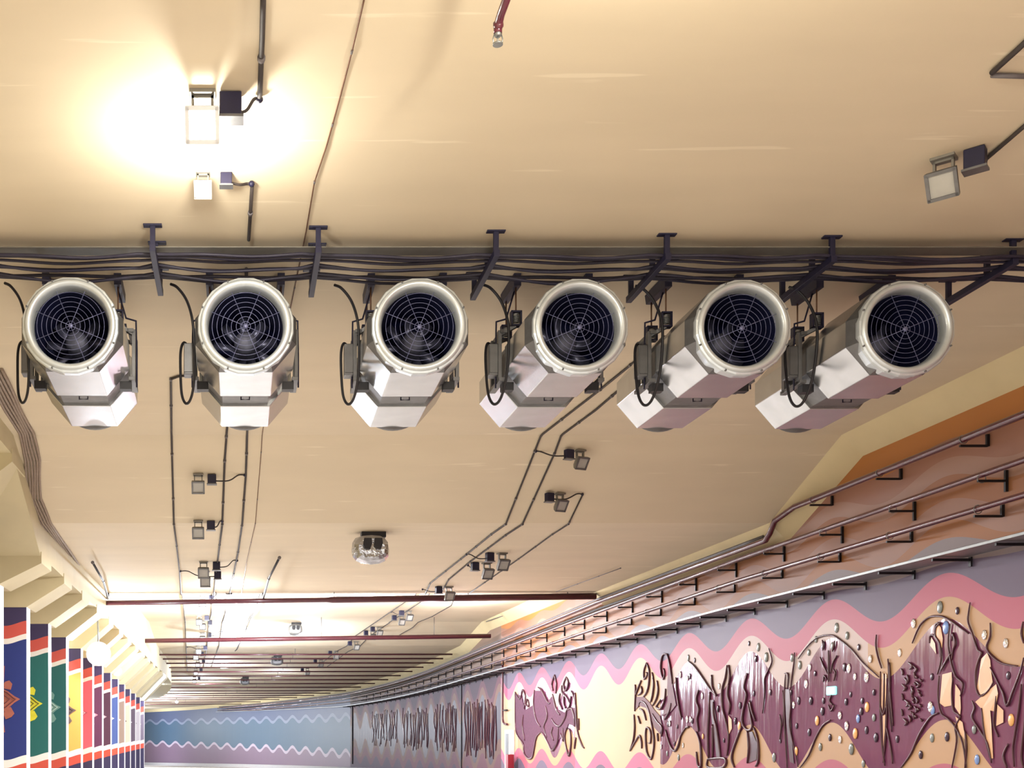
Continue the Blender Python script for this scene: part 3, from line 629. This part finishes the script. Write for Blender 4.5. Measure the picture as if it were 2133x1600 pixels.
for k, y in enumerate(series(19.4, 1.78, 112)):
    o = a0 if k == 0 else copy_tree(a0); o.location = P(13.46-bend(y), y, ht(y)-.012)
    o['label'] = 'black support arm under the wall cable tray, '+(ORD[k]+' from the right edge' if k < 12 else 'one of the small far ones'); o['group'] = 'support arms of the wall tray'
# vertical drop pipe, white and red cabinets
q = on_wall(1047, 1400, .12); y0 = q.y
t = empty('drop_pipe', q, 'dark vertical pipe on mural wall with a bend above the white cabinet', 'pipe')
MB().tube(smooth([(0, 0, .35), (0, 0, -1.0), (0, 0, -2.1), (.0, -.05, -2.45), (.02, -.25, -2.62), (.02, -.9, -2.66)]), .055, 8).build('pipe', M['maroon_d'], t)
MB().tube([(.02, -.02, -1.95), (.02, -.95, -1.95)], .04, 6).build('stay', M['blackpaint'], t)
o = MB().box(P(13.33, y0-1.55, -1.15), (.24, 1.1, 2.2)).build('wall_cabinet', M['white'], bevel=.02); tag(o, 'tall white wall cabinet below the bend of the dark pipe', 'cabinet')
MB().box(P(13.20, y0-1.55, -1.0), (.02, .5, 1.5)).build('door_panel', M['steel_dark'], o)
o2 = MB().box(P(13.1, y0-2.6, -2.2), (.3, .5, 1.9)).build('hydrant_cabinet', M['red'], bevel=.02); tag(o2, 'dark red cabinet standing in front of the white wall cabinet', 'cabinet')
for px in (962,):
    q = on_wall(px, 1420); o = MB().box(P(13.42, q.y, .1), (.05, .10, 5.2)).build('joint_strip', M['blackpaint']); tag(o, 'thin dark vertical joint strip on the far mauve mural', 'strip')
q = on_wall(735, 1500); o = MB().box((q.x-.05, q.y, EYE-.6), (.1, .16, 5.6)).build('joint_strip', M['blackpaint']); tag(o, 'dark vertical strip between mauve and teal mural stretches', 'strip')

# ------------------------------------------------------------------ painted columns on the left
def col_mat(name, field):
    m = mat(name, field, .5, var=.06); q = NT(m); nt = m.node_tree; b = nt.nodes['Principled BSDF']
    o = q.pos('obj'); g = q.pos('pos'); X = o[0]; Z = o[2]; H = q.m('SUBTRACT', g[2], EYE)
    wv = q.m('SINE', q.m('MULTIPLY_ADD', X, 4.6, 1.2)); wz = q.m('MULTIPLY', wv, .075)
    cur = q.mix(q.m('GREATER_THAN', Z, q.m('ADD', wz, -.95)), field, (240, 236, 230))
    cur = q.mix(q.m('GREATER_THAN', Z, q.m('ADD', wz, -.80)), cur, (206, 88, 78))
    cur = q.mix(q.m('GREATER_THAN', Z, q.m('ADD', wz, -.44)), cur, (60, 52, 92))
    cur = q.mix(q.m('LESS_THAN', H, q.m('ADD', wz, -.80)), cur, (244, 240, 236))
    cur = q.mix(q.m('LESS_THAN', H, q.m('ADD', wz, -1.02)), cur, (210, 84, 66))
    cur = q.mix(q.m('LESS_THAN', H, q.m('ADD', wz, -1.34)), cur, (50, 46, 84))
    # the side turned to the road is painted off-white
    nv = nt.nodes.new('ShaderNodeNewGeometry'); sx = nt.nodes.new('ShaderNodeSeparateXYZ'); nt.links.new(nv.outputs['Normal'], sx.inputs[0])
    cur = q.mix(q.m('GREATER_THAN', q.m('ABSOLUTE', sx.outputs[0]), .5), cur, (232, 228, 232))
    nt.links.new(cur, b.inputs['Base Color']); return m
def lotus(mb, c, s, flat=0):
    """symmetric lotus: pointed centre with nested outline, side petals, tall buds"""
    def poly(pts, d0, d1):
        n = len(pts); vs = [c+Vector((x*s, -d1, z*s)) for x, z in pts]+[c+Vector((x*s, -d0, z*s)) for x, z in pts]
        mb.add(vs, [tuple(range(n)), tuple(range(2*n-1, n-1, -1))]+[(i, i+n, (i+1) % n+n, (i+1) % n) for i in range(n)])
    def line(pts, r): mb.tube([c+Vector((x*s, -.035, z*s)) for x, z in pts], r*s, 5)
    if flat == 0:
        for sx in (-1, 1):
            poly([(0, .32), (sx*.22, .22), (sx*.40, .08), (sx*.56, 0), (sx*.40, -.10), (sx*.22, -.26), (0, -.36)], 0, .02)
            poly([(sx*.08, .30), (sx*.18, .28), (sx*.30, .26), (sx*.34, .42), (sx*.26, .52), (sx*.14, .48), (sx*.06, .36)], 0, .025)
            poly([(sx*.06, -.34), (sx*.16, -.56), (sx*.32, -.50), (sx*.40, -.40), (sx*.30, -.22), (sx*.18, -.26)], 0, .025)
            poly([(0, .40), (sx*.10, .40), (sx*.13, .92), (sx*.02, .94)], 0, .02); poly([(0, -.40), (sx*.06, -.40), (sx*.14, -.92), (sx*.02, -.94)], 0, .02)
    else:
        for sx in (-1, 1):
            line([(0, .26), (sx*.2, .18), (sx*.36, .04), (sx*.44, 0), (sx*.32, -.09), (sx*.16, -.22), (0, -.30)], .014)
            line([(0, .14), (sx*.16, .08), (sx*.28, 0), (sx*.16, -.10), (0, -.18)], .012)
            line([(sx*.02, .88), (sx*.05, .42), (sx*.12, .34)], .012); line([(sx*.02, -.88), (sx*.05, -.42), (sx*.14, -.34)], .012)
COLS = [((26, 44, 110), (150, 96, 84), (96, 48, 54)), ((26, 44, 110), (150, 96, 84), (96, 48, 54)), ((36, 52, 124), (176, 104, 88), (104, 50, 56)), ((30, 104, 100), (228, 222, 60), (90, 84, 20)), ((30, 98, 98), (120, 162, 156), (190, 214, 206)),
        ((240, 178, 90), (120, 96, 90), (90, 70, 70)), ((226, 96, 116), (200, 90, 110), (230, 170, 180)), ((100, 56, 92), (220, 170, 190), (240, 210, 220)), ((84, 50, 74), (210, 190, 200), (240, 220, 226)),
        ((70, 90, 150), (230, 230, 240), (150, 150, 170)), ((150, 130, 120), (240, 234, 214), (170, 160, 150)), ((216, 208, 190), (120, 96, 90), (96, 80, 76)), ((96, 84, 104), (230, 230, 230), (190, 190, 190)), ((200, 196, 206), (120, 100, 110), (100, 80, 90)), ((120, 110, 130), (230, 220, 210), (190, 190, 190))]
CN = ['navy', 'navy', 'royal blue', 'green', 'dark teal', 'orange-yellow', 'pink', 'plum', 'dark maroon', 'blue', 'brown-grey', 'cream', 'dark grey-violet', 'pale lilac', 'grey']
for n in range(-2, 13):
    y = 32+3.65*n; k = n+2; XR = -5.93-.0*(y-32)-(max(0, y-43)*.012); b_ = bend(y)
    ht_ = 3.37-.035*(y-32) if n >= 0 else (3.45+.1 if n == -1 else 4.9); tip = slab_h(y)-.18; W_ = 1.47; D_ = .55
    cl = COLS[k]; base = floor_h(y); XR -= b_
    lab = {0: 'nearest royal blue painted column at left edge with orange-brown lotus', 1: 'green painted column with bright yellow lotus, second from the left edge', 2: 'dark teal painted column with pale lotus, third from the left edge',
           3: 'orange-yellow painted column fourth from the left edge', 4: 'pink painted column beside the glare', 5: 'plum painted column just right of the pink one', 6: 'dark maroon painted column right of the plum one'}.get(n, CN[k]+' painted column '+('mostly outside the left edge, its capital '+('highest up' if n == -2 else 'below the cable bend') if n < 0 else 'far along the left row, '+ORD[n-4]+' after the plum one'))
    t = empty('painted_column', P(XR, y, base), lab, 'column', 'painted columns along the left side')
    o = MB().box((-W_/2, D_/2, (ht_-base)/2-(ht_-base)), (W_, D_, ht_-base)).build('shaft', col_mat('column_paint_'+CN[k].replace(' ', '_'), cl[0]), t); o.location = (0, 0, ht_-base)
    # capital: front face flares from the shaft top up to the slab edge
    X1 = XL-b_-XR+.02; zt = slab_h(y)-base; zb = ht_-base; ztip = tip-base
    prof = [(0, zb), (X1, ztip), (X1, zt+.1), (-W_-1.2, zt+.1), (-W_-1.2, ztip), (-W_, zb)]
    MB().loft([[Vector((x, -.03, z)) for x, z in prof], [Vector((x, D_+.9, z)) for x, z in prof]]).build('capital', M['slab'], t)
    if n >= 0:
        zc = .82-base-.012*(y-32)
        mb = MB(); lotus(mb, Vector((-W_/2, 0, zc)), 1.0); lt = mb.build('lotus', mat('lotus_'+CN[k].replace(' ', '_'), cl[1], .45, var=.15, scale=5), t)
        mb = MB(); lotus(mb, Vector((-W_/2, 0, zc)), 1.0, 1); mb.build('lotus_outline', mat('lotus_line_'+CN[k].replace(' ', '_'), cl[2], .45), lt)

# ------------------------------------------------------------------ mural reliefs on the right wall
def rel(pts, sx, sy, ox, oy): return [(ox+a/sx, oy+b/sy) for a, b in pts]
C1 = lambda pts: rel(pts, 4.0, 4.0, 1850, 1200)      # near right
C2 = lambda pts: rel(pts, 4.572, 4.572, 1540, 1250)
C3 = lambda pts: rel(pts, 5.926, 5.926, 1290, 1330)
C4 = lambda pts: rel(pts, 6.955, 6.955, 1040, 1370)
def relief(label, lines, fills=(), r=.028):
    q0 = on_wall(*lines[0][0], .03); t = empty('mural_relief', q0, label, 'relief', 'raised mural figures on the wall')
    inv = Matrix.Translation(-q0)
    for ln in lines:
        rr = r*(.62 if q0.y < 31 else .95)
        pts = smooth([on_wall(a, b, .03) for a, b in ln], 4); n = len(pts)
        MB().tube(pts, [rr*(.45+.75*math.sin(math.pi*(i+.5)/n)**.5) for i in range(n)], 6).build('raised_outline', M['relief'], t).matrix_parent_inverse = inv
    for m_, polys in fills:
        for pl in polys:
            p3 = [on_wall(a, b, .028) for a, b in pl]; p4 = [on_wall(a, b, .0) for a, b in pl]; n = len(pl)
            MB().add(p3+p4, [tuple(range(n)), tuple(range(2*n-1, n-1, -1))]+[(i, i+n, (i+1) % n+n, (i+1) % n) for i in range(n)]).build('figure_fill', M[m_], t).matrix_parent_inverse = inv
    return t
# dancing figures at the right edge
relief('raised dancing figure with curved limbs at the right photo edge', [C1([(683, 220), (670, 300), (665, 380), (700, 480), (745, 610), (780, 640), (755, 700), (730, 800), (735, 940), (770, 1000), (830, 960), (880, 880)]),
    C1([(515, 400), (500, 560), (520, 700), (560, 830), (620, 890), (615, 960), (600, 1000)]), C1([(850, 390), (850, 500), (820, 600), (880, 680), (960, 730), (1080, 750)]),
    C1([(425, 830), (415, 1000), (440, 1140), (500, 1190), (560, 1260), (620, 1390), (650, 1600)]), C1([(540, 840), (530, 980), (545, 1120), (600, 1170), (560, 1260), (570, 1380), (530, 1600)]),
    C1([(850, 760), (920, 900), (960, 980), (990, 1080), (1040, 960), (1100, 800), (1130, 680)]), C1([(700, 1040), (720, 1100), (700, 1180), (760, 1280), (830, 1400), (860, 1560)]),
    C1([(900, 1000), (890, 1130), (880, 1240), (920, 1340)]), C1([(1110, 900), (1090, 1100), (1060, 1300), (1040, 1440), (1050, 1590)]), C1([(1000, 1400), (960, 1500), (990, 1600)]), C1([(640, 1290), (650, 1430), (640, 1600)]),
    C1([(1160, 950), (1140, 1200), (1110, 1500), (1130, 1600)]), C1([(780, 1100), (800, 1300), (850, 1520)]), C1([(1125, 380), (1110, 480), (1130, 560)])],
    [('peach', [C1([(775, 690), (825, 640), (850, 700), (860, 820), (870, 880), (830, 960), (770, 990), (740, 930), (760, 800)]), C1([(725, 1050), (900, 900), (915, 980), (890, 1130), (850, 1120), (860, 1240), (875, 1520), (850, 1520), (800, 1320), (780, 1110)]),
        C1([(450, 820), (530, 800), (530, 980), (525, 1080), (470, 1090), (430, 1060)]), C1([(560, 900), (600, 960), (605, 1100), (600, 1160), (555, 1090)]), C1([(560, 1170), (620, 1220), (645, 1370), (600, 1320)]), C1([(910, 1070), (960, 1120), (960, 1220), (900, 1250)])])])
relief('raised arched ornament with curling petals beside the dancing figure', [C1([(105, 1600), (190, 1480), (260, 1320), (350, 1180), (420, 1140)]), C1([(200, 560), (260, 420), (340, 345), (430, 335), (500, 360), (600, 430), (670, 480)]), C1([(385, 470), (400, 400), (430, 395), (400, 430), (395, 500), (430, 560), (440, 700), (410, 820)]),
    C1([(345, 560), (350, 500), (385, 495), (425, 560), (435, 680)]), C1([(440, 790), (500, 680), (530, 640)]), C1([(530, 540), (540, 480), (560, 560), (540, 620), (530, 700)]), C1([(10, 720), (15, 900), (10, 1100), (30, 1300)])],
    [('peach', [C1([(390, 470), (415, 400), (440, 430), (455, 520), (450, 600), (420, 540)]), C1([(350, 580), (360, 510), (390, 560), (400, 650), (380, 620)])])], .03)
relief('raised tapering torch shape between two mural arches', [C2([(1345, 680), (1340, 900), (1345, 1150), (1360, 1400), (1385, 1580)]), C2([(1415, 560), (1425, 800), (1410, 1000), (1395, 1300), (1370, 1550)]), C2([(1380, 700), (1378, 900), (1370, 1090)]), C2([(1425, 760), (1445, 1000), (1463, 1200)]), C2([(1305, 330), (1300, 440), (1325, 560), (1355, 650)]), C2([(1400, 1200), (1440, 1400), (1460, 1560)]), C2([(1340, 1010), (1370, 1090), (1400, 1010)])],
    [('peach', [C2([(1355, 700), (1372, 700), (1370, 1080), (1352, 1000)]), C2([(1388, 700), (1402, 710), (1398, 900), (1385, 1070)]), C2([(1365, 1100), (1390, 1090), (1385, 1250), (1372, 1400)])])], .03)
relief('raised narrow bundle of stalks on a tall stem in the mural, beside the white arch', [C2([(440, 710), (430, 860), (430, 1100), (440, 1350), (455, 1600)]), C2([(525, 500), (520, 600), (500, 740), (490, 850)]), C2([(480, 860), (490, 1000), (480, 1200), (520, 1400), (560, 1590)]), C2([(280, 460), (310, 580), (270, 680), (240, 760), (240, 900), (220, 1080)]), C2([(430, 700), (465, 710), (460, 850)]), C2([(385, 1090), (400, 1190), (385, 1330)]), C2([(415, 860), (425, 1050), (410, 1200)])],
    [('relief', [C2([(430, 850), (475, 850), (490, 1100), (500, 1350), (520, 1560), (480, 1540), (450, 1200)])])], .03)
relief('raised tree with leafy crown inside the large purple arch', [C2([(560, 560), (640, 450), (740, 360), (870, 335), (960, 380), (1080, 480), (1180, 600), (1330, 735)]), C2([(575, 1600), (660, 1480), (730, 1310), (800, 1190), (870, 1142)]), C2([(850, 780), (850, 650), (848, 480)]), C2([(840, 700), (800, 620), (770, 545)]), C2([(870, 700), (890, 600), (930, 530)]), C2([(835, 760), (810, 720), (800, 780)]), C2([(900, 770), (915, 700), (900, 660)]), C2([(850, 1000), (875, 1055), (905, 1000)]), C2([(880, 900), (860, 960), (890, 1000)]),
    C2([(905, 390), (900, 440), (885, 490)]), C2([(790, 380), (800, 440), (795, 480)])], (), .03)
relief('raised flowering shrub of small petals beside the dancing figure', [C1([(170+60*math.sin(k*2.4), 720+k*26), (190+60*math.sin(k*2.4)+16*math.cos(k), 750+k*26), (180+60*math.sin(k*2.4), 775+k*26)]) for k in range(19)]+[C1([(230+40*math.sin(k*1.7), 830+k*30), (245+40*math.sin(k*1.7), 850+k*30)]) for k in range(13)], (), .035)
relief('raised seated woman with crossed legs at the middle of mural', [C3([(860, 285), (940, 360), (1040, 500), (1120, 620), (1200, 710)]), C3([(1140, 450), (1150, 600), (1200, 710)]), C3([(1330, 330), (1310, 480), (1270, 640), (1275, 850), (1310, 1000), (1350, 1200), (1330, 1450)]), C3([(1350, 330), (1365, 480), (1350, 560)]), C3([(1120, 660), (1110, 900), (1095, 1200), (1100, 1480)]), C3([(1160, 780), (1165, 950), (1200, 1100), (1230, 1300), (1250, 1480)]),
    C3([(1580, 430), (1540, 600), (1570, 700), (1530, 900), (1520, 1040), (1580, 1130), (1640, 1100), (1620, 950), (1590, 800)]), C3([(1510, 1090), (1450, 1250), (1400, 1400), (1390, 1500), (1420, 1590)]), C3([(1610, 770), (1640, 900), (1680, 1020)]), C3([(1660, 1100), (1710, 1250), (1719, 1500), (1680, 1580)]), C3([(1150, 1060), (1155, 1250), (1150, 1480)]), C3([(1090, 1490), (1300, 1480), (1290, 1590), (1095, 1590), (1090, 1490)]), C3([(1580, 1140), (1600, 1350), (1580, 1540)]), C3([(1350, 560), (1340, 700), (1370, 820), (1350, 940)])],
    [('relief', [C3([(1590, 1160), (1640, 1150), (1700, 1300), (1690, 1500), (1590, 1540)]), C3([(1115, 760), (1160, 760), (1210, 1080), (1240, 1470), (1200, 1470), (1140, 1000)])]), ('peach', [C3([(1345, 950), (1385, 1000), (1390, 1110), (1350, 1190)])])], .034)
relief('raised floral scroll with leaf curls at left end of the near mural', [C3([(590, 190), (620, 300), (640, 430), (655, 560)]), C3([(590, 195), (540, 200), (515, 300), (515, 400), (545, 500), (560, 430), (545, 370)]), C3([(335, 300), (305, 400), (310, 500), (350, 440), (330, 420)]), C3([(335, 300), (370, 400), (365, 560), (340, 660), (300, 720)]), C3([(405, 420), (425, 560), (410, 700), (385, 790)]), C3([(465, 520), (480, 640), (460, 740), (410, 830)]), C3([(570, 620), (560, 760), (510, 870), (460, 840), (510, 760)]),
    C3([(195, 570), (200, 700), (190, 900)]), C3([(270, 520), (230, 620), (200, 700)]), C3([(235, 850), (260, 780), (320, 800), (370, 900), (400, 1050), (430, 1250), (420, 1400), (390, 1490), (340, 1400), (325, 1200), (340, 1100), (385, 1150), (385, 1280), (355, 1290)]), C3([(250, 870), (300, 900), (330, 1010)]), C3([(180, 940), (190, 1100), (175, 1250), (130, 1390)]), C3([(130, 1390), (200, 1270), (250, 1200), (275, 1280), (275, 1360)]),
    C3([(410, 930), (470, 1030), (530, 1100), (520, 1210)]), C3([(560, 1000), (620, 900), (640, 800)]), C3([(700, 480), (710, 650), (740, 850), (770, 1000)]), C3([(820, 1100), (760, 1200), (730, 1320), (680, 1390), (620, 1300), (570, 1130)]), C3([(820, 1100), (860, 1090)]), C3([(270, 590), (280, 660), (230, 700)]), C3([(230, 960), (260, 1050)]), C3([(950, 1150), (1000, 1300), (1010, 1570), (970, 1560), (950, 1400)]), C3([(980, 640), (950, 760), (985, 880), (960, 1000), (980, 1150)]), C3([(470, 1170), (480, 1270)])],
    [('relief_l', [C3([(210, 720), (300, 720), (370, 790), (430, 880), (500, 960), (530, 1090), (500, 1180), (430, 1100), (390, 980), (330, 860), (240, 830), (200, 880)]), C3([(590, 210), (620, 350), (660, 600), (700, 820), (640, 900), (520, 960), (600, 780), (590, 600), (600, 400)])])], .034)
relief('raised scrollwork block at right end of the mural behind the plain gap', [C4([(800, 250), (830, 380), (820, 520)]), C4([(800, 255), (765, 380), (780, 480)]), C4([(970, 280), (935, 380), (950, 480), (990, 430), (1000, 350), (970, 280)]), C4([(905, 400), (910, 500), (960, 560), (1020, 650)]), C4([(1035, 480), (1080, 560), (1110, 700), (1120, 900), (1140, 1100), (1200, 1270), (1230, 1310)]), C4([(1100, 510), (1110, 700)]), C4([(880, 520), (870, 640), (910, 750)]), C4([(935, 560), (940, 680), (960, 730)]), C4([(770, 530), (800, 650), (830, 760), (880, 830)]),
    C4([(1040, 560), (1020, 700), (980, 760), (960, 860), (880, 990), (810, 960), (760, 880)]), C4([(990, 760), (1050, 740), (1090, 860), (1090, 1000)]), C4([(980, 1020), (950, 1120), (965, 1280), (1010, 1420), (1040, 1250), (1030, 1080), (1000, 1030)]), C4([(1150, 880), (1150, 1050)]), C4([(1110, 1160), (1090, 1320)]), C4([(860, 1000), (850, 1200), (800, 1310), (760, 1340), (700, 1220), (640, 1110), (600, 1080)]), C4([(600, 1080), (540, 1150), (510, 1300), (480, 1440), (420, 1460), (360, 1380), (350, 1250), (280, 1150), (235, 1000), (230, 500)]),
    C4([(230, 500), (300, 600), (340, 470), (380, 560), (360, 740)]), C4([(405, 600), (385, 680), (430, 700), (420, 610)]), C4([(560, 430), (620, 480), (700, 640), (740, 660)]), C4([(510, 470), (500, 700), (540, 900), (600, 1000)]), C4([(350, 830), (340, 1000), (370, 1200)]), C4([(670, 700), (700, 850), (650, 1000), (690, 1160)]), C4([(780, 1010), (760, 1100), (790, 1200)]), C4([(920, 1020), (930, 1200), (890, 1100)])],
    [('relief_f', [C4([(232, 520), (320, 560), (370, 760), (440, 720), (500, 680), (510, 480), (600, 480), (700, 640), (760, 560), (830, 740), (940, 800), (1000, 740), (1100, 720), (1120, 880), (1100, 1000), (1000, 960), (960, 1100), (860, 1190), (760, 1330), (690, 1200), (600, 1090), (540, 1150), (480, 1440), (400, 1460), (340, 1280), (240, 1080)])])], .045)
# middle stretch relief hints, seen as dark vertical strokes
for bi, (xa, xb, lab) in enumerate(((1010, 1036, 'nearest the vertical pipe'), (968, 1008, 'just beyond the dark joint strip'), (905, 955, 'left of the dark joint strip'), (840, 895, 'in the middle of the far mauve mural'), (775, 830, 'at the far end of the mauve mural'))):
    L = []
    n = int((xb-xa)/3.2)
    for i in range(n):
        x = xa+3.2*i+random.uniform(-1, 1); yq = on_wall(x, 1450).y; top = VY-F*(1.35+random.uniform(-.3, .35))/yq; bot = VY-F*(-1.3+random.uniform(-.4, .5))/yq
        L.append([(x, top), (x+random.uniform(-2, 2), top*.65+bot*.35), (x+random.uniform(-2.5, 2.5), top*.3+bot*.7), (x+random.uniform(-1, 1), bot)])
    relief('raised dark figures in the mauve mural, '+lab, L, (), .03)
# oval mirrors and studs
OV = [('oval_grey', C1([(430, 260), (715, 1280), (365, 1350)])+C2([(925, 265), (1025, 340), (730, 375), (660, 500), (575, 620), (770, 1400), (1065, 1420), (330, 1500), (255, 545), (885, 440), (1280, 1120), (1180, 1560), (500, 550), (180, 450)])+C3([(850, 240), (590, 1420), (730, 1470)])),
      ('oval_gold', C1([(1025, 1200)])+C2([(1215, 1020), (740, 1150), (1103, 1272), (540, 1440)])+C3([(1030, 1210), (1480, 1080)])),
      ('oval_dark', C1([(1000, 830), (270, 1490), (75, 1360), (490, 1340), (365, 840), (575, 290)])+C2([(1135, 450), (92, 415), (798, 430), (862, 1310), (545, 1200), (800, 960), (680, 960), (1015, 970), (1170, 960), (665, 1260), (1210, 1240), (1300, 1310), (390, 1340), (295, 880), (1000, 640), (155, 560), (565, 960), (1060, 900), (490, 880), (720, 700), (1280, 880), (790, 1060), (1160, 1060)])+C3([(1215, 870), (930, 270), (1490, 830), (1660, 680), (680, 1300), (600, 1060), (1430, 1020), (1290, 1260), (870, 470), (900, 1020), (715, 1090)])),
      ('oval_white', C1([(210, 395), (95, 640), (978, 560), (800, 490), (350, 1090)])+C2([(1040, 650), (1245, 560), (1100, 730), (515, 1000), (635, 800), (958, 1330), (957, 1100), (670, 640), (1210, 735), (1020, 1200)])+C3([(515, 1340), (785, 1320), (620, 1050), (1020, 710), (750, 450), (840, 490), (1230, 590), (835, 1000), (875, 1000)])),
      ('oval_blue', C1([(740, 1530), (370, 1120), (480, 430)])+C2([(1130, 1130)]))]
t = empty('mural_studs', on_wall(1850, 1400, .02), 'small coloured oval mirrors and studs scattered over the near mural', 'ornament')
for mname, pts in OV:
    for (a, b) in pts:
        q = on_wall(a, b, .02); r = random.uniform(.07, .115)
        if mname == 'oval_dark': r *= .8
        MB().ball(q, r, 12, (.22, .85, 1.15)).build('stud', M[mname], t).matrix_parent_inverse = Matrix.Translation(-t.location)
q = on_wall(1732, 1439, .03); o = MB().box(q, (.05, .42, .2)).build('lit_tile', M['aqua'], bevel=.03); tag(o, 'small glowing aqua tile in the purple arch of mural', 'tile')
print('script ok', len(bpy.data.objects))
